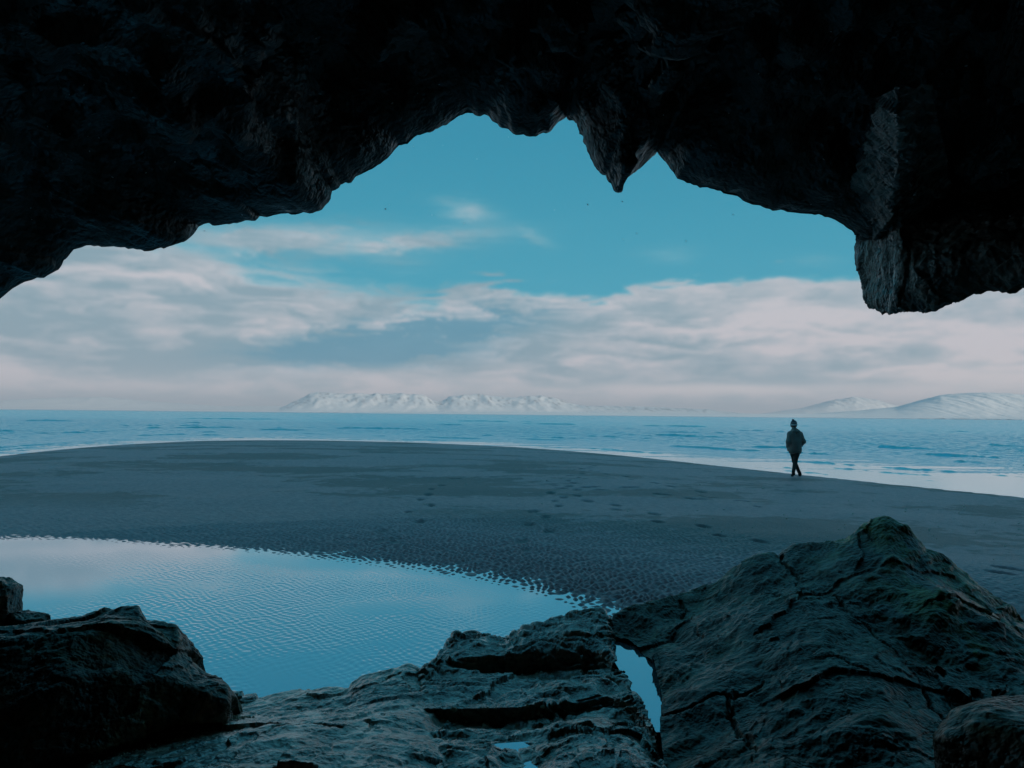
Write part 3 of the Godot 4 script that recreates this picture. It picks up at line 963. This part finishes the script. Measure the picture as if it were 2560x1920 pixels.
	# the large ridge rock
	rock_sheet("ridge_rock", "large dark peaked rock with green weed on its outer shoulder", [
		[[1526, 1570, 5.6], [1532, 1537, 5.7], [1560, 1521, 5.8], [1640, 1500, 5.9], [1680, 1490, 6.0], [1740, 1470, 6.1], [1800, 1440, 6.15], [1860, 1402, 6.2], [1900, 1388, 6.2], [1925, 1388, 6.2], [1950, 1401, 6.15], [1962, 1384, 6.2], [2000, 1365, 6.25], [2050, 1357, 6.25], [2120, 1342, 6.25], [2150, 1320, 6.2], [2190, 1299, 6.15], [2220, 1297, 6.1], [2260, 1320, 6.0], [2310, 1375, 5.9], [2360, 1400, 5.85], [2420, 1440, 5.8], [2500, 1500, 5.7], [2560, 1545, 5.6], [2700, 1650, 5.4]],
		[[1532, 1595, 5.45], [1580, 1590, 5.5], [1640, 1560, 5.6], [1700, 1540, 5.7], [1800, 1500, 5.75], [1900, 1452, 5.75], [1960, 1440, 5.75], [2050, 1420, 5.72], [2150, 1390, 5.68], [2230, 1385, 5.6], [2330, 1450, 5.5], [2450, 1530, 5.4], [2560, 1600, 5.2], [2700, 1700, 5.0]],
		[[1582, 1610, 5.3], [1620, 1606, 5.3], [1690, 1592, 5.3], [1780, 1560, 5.28], [1880, 1520, 5.25], [1980, 1492, 5.25], [2080, 1505, 5.2], [2180, 1510, 5.1], [2260, 1495, 5.0], [2350, 1478, 4.95], [2400, 1505, 4.9], [2480, 1556, 4.8], [2560, 1606, 4.7], [2700, 1700, 4.5]],
		[[1638, 1655, 4.85], [1680, 1645, 4.82], [1760, 1642, 4.75], [1850, 1615, 4.72], [1950, 1556, 4.82], [2020, 1532, 4.85], [2100, 1560, 4.75], [2180, 1590, 4.6], [2250, 1625, 4.5], [2350, 1680, 4.35], [2450, 1715, 4.2], [2560, 1735, 4.1], [2700, 1760, 4.0]],
		[[1657, 1745, 4.28], [1700, 1742, 4.2], [1800, 1730, 4.15], [1900, 1718, 4.1], [2000, 1680, 4.12], [2080, 1660, 4.12], [2150, 1680, 4.0], [2250, 1720, 3.9], [2350, 1770, 3.8], [2450, 1810, 3.7], [2560, 1830, 3.6], [2700, 1850, 3.5]],
		[[1652, 1835, 3.85], [1720, 1832, 3.8], [1800, 1830, 3.7], [1900, 1820, 3.62], [2000, 1790, 3.62], [2100, 1780, 3.58], [2200, 1800, 3.5], [2300, 1850, 3.4], [2400, 1880, 3.3], [2560, 1900, 3.2], [2700, 1920, 3.1]],
		[[1664, 1935, 3.4], [1800, 1940, 3.25], [2000, 1930, 3.15], [2200, 1950, 3.0], [2400, 1980, 2.9], [2700, 2000, 2.8]],
		[[1690, 2400, 2.2], [2100, 2400, 2.2], [2700, 2400, 2.1]]],
		420, [36, 42, 46, 56, 50, 46, 24], [0.034, 0.010, 0.014, 7.0, 0.52, 0.048], [
			[[1952, 1402, 6.1], [1975, 1430, 5.85], [2000, 1470, 5.45], [2050, 1498, 5.25]],
			[[1820, 1740, 4.05], [1840, 1745, 4.0], [1920, 1705, 4.15], [2000, 1672, 4.15], [2090, 1655, 4.14], [2160, 1680, 4.0]],
			[[1650, 1795, 4.0], [1740, 1775, 4.0], [1820, 1745, 4.05], [1830, 1800, 3.8], [1860, 1850, 3.55], [1900, 1925, 3.25]],
			[[1690, 1498, 5.95], [1710, 1540, 5.7], [1740, 1590, 5.3], [1770, 1610, 5.0]],
			[[2080, 1505, 5.2], [2160, 1570, 4.75], [2230, 1650, 4.4], [2330, 1760, 3.85], [2420, 1850, 3.45]],
			[[2150, 1325, 6.15], [2170, 1350, 6.0], [2190, 1380, 5.7]]], "ridge", tint_moss, 3)
	# left boulder with its undercut
	rock_sheet("boulder", "big dark boulder with a steep face resting on the pale slab", [
		[[-260, 1590, 4.4], [0, 1562, 4.45], [107, 1548, 4.5], [200, 1540, 4.45], [290, 1513, 4.42], [340, 1512, 4.4], [362, 1548, 4.38], [390, 1553, 4.35], [437, 1563, 4.32], [470, 1620, 4.25], [505, 1672, 4.2], [556, 1690, 4.12], [567, 1720, 4.06], [576, 1795, 4.2]],
		[[-260, 1650, 3.75], [0, 1604, 3.85], [100, 1588, 3.9], [200, 1578, 3.95], [280, 1562, 4.05], [340, 1570, 4.1], [400, 1602, 4.1], [440, 1640, 4.08], [480, 1690, 4.02], [520, 1712, 3.95], [562, 1735, 3.92], [578, 1805, 4.1]],
		[[-260, 1800, 3.4], [0, 1760, 3.5], [150, 1720, 3.6], [280, 1700, 3.72], [380, 1700, 3.82], [460, 1730, 3.84], [520, 1750, 3.84], [560, 1762, 3.86], [578, 1812, 4.05]],
		[[-260, 1990, 3.15], [0, 1925, 3.3], [150, 1900, 3.38], [250, 1876, 3.46], [310, 1848, 3.56], [370, 1814, 3.68], [440, 1790, 3.78], [500, 1788, 3.82], [556, 1796, 3.86], [576, 1816, 4.02]],
		[[-260, 2010, 3.4], [0, 1945, 3.6], [150, 1916, 3.68], [250, 1888, 3.76], [310, 1860, 3.86], [370, 1826, 3.98], [440, 1802, 4.08], [500, 1800, 4.1], [550, 1806, 4.1], [572, 1820, 4.1]]],
		280, [46, 50, 54, 12], [0.02, 0.009, 0.012, 7.0, 0.45, 0.10], [], "boulder", tint_algae, 3)
	stone("stone", "square dark stone jutting up behind the big dark boulder", at(-30, 1530, 5.0), Vector3(0.19, 0.24, 0.2), 0.2, "boulder", 3, 0.22)
	stone("stone_001", "low lumpy stone leaning on the square dark stone", at(70, 1575, 4.95), Vector3(0.13, 0.13, 0.16), 0.9, "boulder", 9, 0.3)
	stone("stone_002", "rounded grey stone on the slab at the pool edge by the boulder", at(622, 1762, 4.62), Vector3(0.065, 0.062, 0.08), 0.4, "slab", 14, 0.25)
	stone("stone_003", "small grey stone wedged between boulder and rounded stone", at(585, 1752, 4.66), Vector3(0.05, 0.06, 0.06), 1.4, "slab", 17, 0.25)
	stone("stone_004", "smooth dark boulder at the foot of the ridge rock", at(2640, 1960, 2.75), Vector3(0.34, 0.26, 0.36), 0.5, "ridge", 23, 0.14)
	# water standing in the rocks
	for spec in [["cleft_pool", "still water filling the narrow cleft between layered and ridge rock", [[1500, 1590], [1605, 1585], [1675, 1660], [1680, 1760], [1664, 1830], [1640, 1830], [1540, 1660]], 0.313], ["rock_puddle", "small puddle lying in the hollow of the layered rock", [[1225, 1860], [1370, 1850], [1390, 1935], [1235, 1935]], 0.30]]:
		var pts := PackedVector3Array()
		for p in spec[2]:
			pts.append(on_level(p[0], p[1], spec[3]))
		var st := SurfaceTool.new()
		st.begin(Mesh.PRIMITIVE_TRIANGLES)
		var mid := Vector3.ZERO
		for p in pts:
			mid += p / pts.size()
		for i in pts.size():
			var a := pts[i]
			var b := pts[(i + 1) % pts.size()]
			var tri := [mid, a, b] if (a - mid).cross(b - mid).y < 0.0 else [mid, b, a]
			for p in tri:
				st.set_normal(Vector3.UP)
				st.add_vertex(p)
		tag(obj(spec[0], st.commit(), mats["pool"]), spec[1], "water", "", "structure")

# ------------------------------------------------------------------ person

func smin(a: float, b: float, k: float) -> float:
	var h := maxf(k - absf(a - b), 0.0) / k
	return minf(a, b) - h * h * k * 0.25

# bones: [from, to, radius at from, radius at to]; joined and meshed as surface nets
func flesh(bones: Array, cell: float, k: float) -> ArrayMesh:
	var lo := Vector3.ONE * 99.0
	var hi := Vector3.ONE * -99.0
	for b in bones:
		var rr: float = maxf(b[2], b[3]) + 3.0 * cell
		for e in 2:
			lo = lo.min(b[e] - Vector3.ONE * rr)
			hi = hi.max(b[e] + Vector3.ONE * rr)
	var nx := int((hi.x - lo.x) / cell) + 2
	var ny := int((hi.y - lo.y) / cell) + 2
	var nz := int((hi.z - lo.z) / cell) + 2
	var f := PackedFloat32Array()
	f.resize(nx * ny * nz)
	f.fill(1.0)
	for b in bones:
		var rr: float = maxf(b[2], b[3]) + 2.0 * cell + k
		var a: Vector3 = b[0]
		var ab: Vector3 = b[1] - b[0]
		var l2 := maxf(ab.length_squared(), 1e-9)
		var mn: Vector3 = ((b[0].min(b[1]) - Vector3.ONE * rr) - lo) / cell
		var mx: Vector3 = ((b[0].max(b[1]) + Vector3.ONE * rr) - lo) / cell
		for z in range(maxi(0, int(mn.z)), mini(nz, int(mx.z) + 2)):
			for y in range(maxi(0, int(mn.y)), mini(ny, int(mx.y) + 2)):
				for x in range(maxi(0, int(mn.x)), mini(nx, int(mx.x) + 2)):
					var p := lo + Vector3(x, y, z) * cell - a
					var t := clampf(p.dot(ab) / l2, 0.0, 1.0)
					var d := (p - ab * t).length() - lerpf(b[2], b[3], t)
					var i := (z * ny + y) * nx + x
					f[i] = smin(f[i], d, k)
	var ids := {}
	var pos := PackedVector3Array()
	var nor := PackedVector3Array()
	var sy := nx
	var sz := nx * ny
	var corner := [0, 1, sy, sy + 1, sz, sz + 1, sz + sy, sz + sy + 1]
	var edges := [[0, 1], [2, 3], [4, 5], [6, 7], [0, 2], [1, 3], [4, 6], [5, 7], [0, 4], [1, 5], [2, 6], [3, 7]]
	for z in nz - 1:
		for y in ny - 1:
			for x in nx - 1:
				var i := z * sz + y * sy + x
				var first := f[i] < 0.0
				var mixed := false
				for c in 8:
					if (f[i + corner[c]] < 0.0) != first:
						mixed = true
						break
				if not mixed:
					continue
				var sum := Vector3.ZERO
				var n := 0
				for e in edges:
					var fa := f[i + corner[e[0]]]
					var fb := f[i + corner[e[1]]]
					if (fa < 0.0) != (fb < 0.0):
						var t := fa / (fa - fb)
						var ca := Vector3(e[0] & 1, (e[0] >> 1) & 1, e[0] >> 2)
						var cb := Vector3(e[1] & 1, (e[1] >> 1) & 1, e[1] >> 2)
						sum += ca.lerp(cb, t)
						n += 1
				ids[i] = pos.size()
				pos.append(lo + (Vector3(x, y, z) + sum / n) * cell)
				nor.append(Vector3(f[i + 1] - f[i], f[i + sy] - f[i], f[i + sz] - f[i]).normalized())
	var index := PackedInt32Array()
	for i: int in ids:
		for ax in 3:
			var step: int = [1, sy, sz][ax]
			var s1: int = [sy, sz, 1][ax]
			var s2: int = [sz, 1, sy][ax]
			if (f[i] < 0.0) == (f[i + step] < 0.0):
				continue
			if not (ids.has(i - s1) and ids.has(i - s2) and ids.has(i - s1 - s2)):
				continue
			var q := [ids[i], ids[i - s1], ids[i - s1 - s2], ids[i - s2]]
			if f[i] < 0.0:
				index.append_array([q[0], q[2], q[1], q[0], q[3], q[2]])
			else:
				index.append_array([q[0], q[1], q[2], q[0], q[2], q[3]])
	var arr := []
	arr.resize(Mesh.ARRAY_MAX)
	arr[Mesh.ARRAY_VERTEX] = pos
	arr[Mesh.ARRAY_NORMAL] = nor
	arr[Mesh.ARRAY_INDEX] = index
	var m := ArrayMesh.new()
	m.add_surface_from_arrays(Mesh.PRIMITIVE_TRIANGLES, arr)
	return m

func build_person() -> void:
	var root := Node3D.new()
	root.name = "person"
	add_child(root)
	var foot := on_level(1988.0, 1190.0, 0.02)
	var ground := beach_height(foot.x, foot.z)
	root.position = Vector3(foot.x, ground, foot.z)
	root.rotation.y = atan2(-foot.x, -foot.z) * -0.0 + 0.0
	tag(root, "person in dark jacket and knitted bobble hat walking along the waterline, hands in pockets", "person")
	# x to the right, y up, -z away from the cave; joints
	var hip_l := Vector3(-0.085, 0.90, 0.0)
	var hip_r := Vector3(0.085, 0.90, 0.0)
	var knee_l := Vector3(0.012, 0.48, -0.12)
	var knee_r := Vector3(-0.015, 0.47, 0.05)
	var ank_l := Vector3(0.18, 0.085, -0.10)
	var ank_r := Vector3(-0.165, 0.13, 0.28)
	var toe_l := Vector3(0.24, 0.04, -0.30)
	var toe_r := Vector3(-0.15, 0.035, 0.14)
	var sh_l := Vector3(-0.165, 1.35, 0.0)
	var sh_r := Vector3(0.165, 1.35, 0.0)
	var el_l := Vector3(-0.235, 1.10, 0.06)
	var el_r := Vector3(0.245, 1.11, 0.06)
	var wr_l := Vector3(-0.19, 0.93, -0.10)
	var wr_r := Vector3(0.19, 0.94, -0.10)
	var head := Vector3(-0.03, 1.61, -0.03)
	var skin := [
		[Vector3(-0.01, 1.40, 0.0), Vector3(-0.025, 1.53, -0.02), 0.06, 0.055],
		[head, head + Vector3(0, 0.06, 0.0), 0.082, 0.088],
		[head + Vector3(0, -0.02, -0.03), head + Vector3(0, -0.075, -0.075), 0.062, 0.032],
		[head + Vector3(0, 0.01, -0.085), head + Vector3(0, -0.02, -0.108), 0.016, 0.014],
		[head + Vector3(-0.088, 0.01, 0.0), head + Vector3(-0.09, -0.03, 0.0), 0.016, 0.012],
		[head + Vector3(0.088, 0.01, 0.0), head + Vector3(0.09, -0.03, 0.0), 0.016, 0.012],
		[Vector3(0, 0.95, 0), Vector3(0, 1.34, 0.0), 0.125, 0.13], [sh_l, sh_r, 0.07, 0.07], [hip_l, hip_r, 0.10, 0.10],
		[sh_l, el_l, 0.055, 0.042], [el_l, wr_l, 0.042, 0.03], [sh_r, el_r, 0.055, 0.042], [el_r, wr_r, 0.042, 0.03],
		[hip_l, knee_l, 0.075, 0.05], [knee_l, ank_l, 0.048, 0.032], [hip_r, knee_r, 0.075, 0.05], [knee_r, ank_r, 0.048, 0.032],
		[ank_l, toe_l, 0.034, 0.026], [ank_r, toe_r, 0.034, 0.026]]
	for s in [-1.0, 1.0]:
		var wr := wr_l if s < 0 else wr_r
		skin.append([wr, wr + Vector3(-0.03 * s, -0.07, -0.05), 0.03, 0.034])
		for k in 4:
			var base := wr + Vector3(-0.03 * s + (k - 1.5) * 0.018, -0.075, -0.06)
			skin.append([base, base + Vector3(-0.01 * s, -0.05 - 0.008 * (1.5 - absf(k - 1.5)), -0.03), 0.010, 0.009])
		var th := wr + Vector3(-0.055 * s, -0.05, -0.03)
		skin.append([th, th + Vector3(-0.03 * s, -0.04, 0.0), 0.011, 0.010])
	obj("body", flesh(skin, 0.015, 0.025), plain(Color(0.62, 0.47, 0.40), 0.6), root)
	var jacket := [
		[Vector3(0, 0.90, 0.01), Vector3(0, 1.10, 0.02), 0.155, 0.165], [Vector3(-0.05, 1.0, 0.02), Vector3(-0.08, 1.32, 0.02), 0.13, 0.125],
		[Vector3(0.05, 1.0, 0.02), Vector3(0.08, 1.32, 0.02), 0.13, 0.125], [sh_l + Vector3(0.02, -0.02, 0), sh_r + Vector3(-0.02, -0.02, 0), 0.088, 0.088],
		[Vector3(-0.06, 1.44, 0.01), Vector3(0.06, 1.44, 0.01), 0.075, 0.075], [Vector3(-0.025, 1.47, 0.02), Vector3(-0.03, 1.52, 0.01), 0.085, 0.072],
		[sh_l, el_l, 0.082, 0.074], [el_l, wr_l, 0.074, 0.062], [sh_r, el_r, 0.082, 0.074], [el_r, wr_r, 0.074, 0.062],
		[Vector3(-0.10, 0.86, 0.0), Vector3(0.10, 0.86, 0.0), 0.115, 0.115]]
	var coat := obj("jacket", flesh(jacket, 0.014, 0.05), cloth_material(Color(0.62, 0.60, 0.57)), root)
	# hood lying on the shoulders and the seams of the back
	var hood := [[Vector3(-0.09, 1.43, 0.09), Vector3(0.08, 1.43, 0.09), 0.045, 0.045], [Vector3(-0.09, 1.43, 0.09), Vector3(-0.10, 1.48, 0.02), 0.045, 0.035], [Vector3(0.08, 1.43, 0.09), Vector3(0.075, 1.48, 0.02), 0.045, 0.035]]
	obj("hood", flesh(hood, 0.012, 0.03), cloth_material(Color(0.64, 0.62, 0.59)), coat)
	obj("hem", flesh([[Vector3(-0.11, 0.80, 0.0), Vector3(0.11, 0.80, 0.0), 0.10, 0.10], [Vector3(-0.08, 0.80, 0.03), Vector3(0.09, 0.80, 0.03), 0.095, 0.095]], 0.014, 0.03), cloth_material(Color(0.60, 0.58, 0.55)), coat)
	obj("trousers", flesh([[hip_l, hip_r, 0.115, 0.115], [hip_l, hip_l.lerp(knee_l, 0.5), 0.105, 0.088], [hip_l.lerp(knee_l, 0.5), knee_l, 0.088, 0.068], [knee_l, ank_l, 0.070, 0.052], [hip_r, hip_r.lerp(knee_r, 0.5), 0.105, 0.088], [hip_r.lerp(knee_r, 0.5), knee_r, 0.088, 0.068], [knee_r, ank_r, 0.070, 0.052]], 0.014, 0.03), cloth_material(Color(0.30, 0.285, 0.27)), root)
	for s in [[ank_l, toe_l], [ank_r, toe_r]]:
		var heel: Vector3 = s[0] + Vector3(0, -0.035, 0.03)
		var shoe := obj("shoe", flesh([[s[0] + Vector3(0, 0.03, 0), heel, 0.05, 0.048], [heel, s[1], 0.046, 0.04]], 0.010, 0.03), plain(Color(0.16, 0.14, 0.13), 0.6), root)
		obj("sole", flesh([[heel + Vector3(0, -0.035, 0.012), s[1] + Vector3(0, -0.022, 0), 0.016, 0.016]], 0.008, 0.01), plain(Color(0.55, 0.56, 0.58), 0.7), shoe)
	var hat := obj("bobble_hat", flesh([[head + Vector3(0, 0.06, 0.005), head + Vector3(0, 0.085, 0.01), 0.104, 0.098]], 0.010, 0.02), cloth_material(Color(0.22, 0.24, 0.32)), root)
	var ring := TorusMesh.new()
	for spec in [["hat_band", 0.035, 0.088, 0.030, Color(0.93, 0.92, 0.92)], ["hat_stripe", 0.115, 0.090, 0.014, Color(0.90, 0.89, 0.89)]]:
		ring = TorusMesh.new()
		ring.inner_radius = spec[2] - spec[3] * 0.4
		ring.outer_radius = spec[2] + spec[3]
		ring.rings = 28
		ring.ring_segments = 10
		var o := obj(spec[0], ring, cloth_material(spec[4]), hat)
		o.position = head + Vector3(0, spec[1], 0.005)
		o.scale = Vector3(1, 1.5 if spec[0] == "hat_band" else 1.0, 1)
	obj("bobble", flesh([[head + Vector3(-0.022, 0.185, 0.015), head + Vector3(-0.03, 0.187, 0.015), 0.034, 0.034]], 0.008, 0.01), cloth_material(Color(0.55, 0.56, 0.58)), hat)

func cloth_material(c: Color) -> StandardMaterial3D:
	var m := plain(c, 0.85, 0.35)
	return m

# ------------------------------------------------------------------ snow in the air

func build_flakes() -> void:
	var mm := MultiMesh.new()
	mm.transform_format = MultiMesh.TRANSFORM_3D
	var s := SphereMesh.new()
	s.radius = 0.5
	s.height = 1.0
	s.radial_segments = 6
	s.rings = 3
	mm.mesh = s
	mm.instance_count = 110
	for i in 110:
		# carried up under the roof by the draught
		var p := Vector3(rng.randf_range(-3.2, 3.2), rng.randf_range(2.9, 3.9), rng.randf_range(-5.2, -2.6))
		var k := rng.randf_range(0.003, 0.008)
		var b := Basis.from_euler(Vector3(rng.randf() * 6.0, rng.randf() * 6.0, rng.randf() * 6.0)).scaled_local(Vector3(k * 1.9, k * 0.5, k))
		mm.set_instance_transform(i, Transform3D(b, p))
	var o := MultiMeshInstance3D.new()
	o.name = "falling_snow"
	o.multimesh = mm
	o.material_override = plain(Color(0.95, 0.96, 0.97), 0.8)
	add_child(o)
	tag(o, "sparse white snowflakes drifting in the air at the cave mouth", "snow", "", "stuff")

# ------------------------------------------------------------------

func _ready() -> void:
	rng.seed = 7
	for i in 1024:
		jitter.append(Vector3(rng.randf(), rng.randf(), rng.randf()))
		lean.append(Vector3(rng.randfn(), rng.randfn(), rng.randfn()).normalized())
	view_basis = Basis(Vector3.RIGHT, deg_to_rad(PITCH)) * Basis(Vector3.BACK, deg_to_rad(ROLL))
	for n in [[fine, 0.05, 4, 1], [coarse, 0.05, 2, 2]]:
		n[0].frequency = n[1]
		n[0].fractal_octaves = n[2]
		n[0].seed = n[3]
		n[0].noise_type = FastNoiseLite.TYPE_SIMPLEX_SMOOTH
	ridged.noise_type = FastNoiseLite.TYPE_SIMPLEX_SMOOTH
	ridged.fractal_type = FastNoiseLite.FRACTAL_RIDGED
	ridged.frequency = 1.0
	ridged.fractal_octaves = 4
	ridged.seed = 4
	cells.noise_type = FastNoiseLite.TYPE_CELLULAR
	cells.frequency = 0.8
	cells.fractal_type = FastNoiseLite.FRACTAL_NONE
	cells.cellular_return_type = FastNoiseLite.RETURN_DISTANCE
	cells.seed = 6
	# camera
	var cam := Camera3D.new()
	cam.name = "camera"
	cam.fov = 2.0 * rad_to_deg(atan(960.0 / FOCAL))
	cam.near = 0.05
	cam.far = 60000.0
	cam.transform = Transform3D(view_basis, EYE)
	cam.current = true
	add_child(cam)
	# sky
	var env := Environment.new()
	env.background_mode = Environment.BG_SKY
	env.sky = make_sky()
	env.background_energy_multiplier = 1.12
	env.tonemap_mode = Environment.TONE_MAPPER_LINEAR
	env.tonemap_exposure = 1.0
	env.sdfgi_enabled = true
	env.ssao_enabled = true
	env.ssil_enabled = true
	var we := WorldEnvironment.new()
	we.name = "environment"
	we.environment = env
	add_child(we)
	# low winter sun behind the cliff, from the right
	var sun := DirectionalLight3D.new()
	sun.name = "sun"
	sun.light_energy = 1.3
	sun.light_angular_distance = 0.5
	sun.light_color = Color(1.0, 0.93, 0.86)
	sun.shadow_enabled = true
	sun.rotation_degrees = Vector3(-13.0, 40.0, 0.0)
	add_child(sun)
	# haze over the bay
	env.fog_enabled = true
	env.fog_density = 0.00007
	env.fog_light_color = Color(0.86, 0.88, 0.92)
	make_materials()
	shore_table = table_from([[0, 1141], [150, 1124], [300, 1112], [500, 1102], [650, 1100], [800, 1101], [1000, 1105], [1280, 1117], [1500, 1134], [1750, 1160], [1900, 1176], [2000, 1187], [2200, 1208], [2400, 1228], [2560, 1243]], 0.0, [[-90.0, 14.0], [-60.0, 19.0], [-45.0, 24.0]], [[45.0, 16.0], [90.0, 12.0]])
	pool_table = table_from([[0, 1338], [200, 1341], [400, 1353], [600, 1363], [760, 1376], [900, 1388], [1000, 1396], [1150, 1413], [1300, 1436], [1420, 1470], [1500, 1500], [1580, 1512]], POOL_LEVEL, [[-90.0, 8.0], [-60.0, 9.5], [-45.0, 10.8]], [[12.0, 6.9], [18.0, 6.2], [30.0, 5.0], [90.0, 4.0]])
	print("tables ", Time.get_ticks_msec())
	build_cave()
	print("cave ", Time.get_ticks_msec())
	build_hills()
	build_sea()
	print("sea ", Time.get_ticks_msec())
	build_beach()
	build_pool()
	print("beach ", Time.get_ticks_msec())
	build_rocks()
	print("rocks ", Time.get_ticks_msec())
	build_person()
	build_shells()
	build_flakes()
	print("done ", Time.get_ticks_msec())
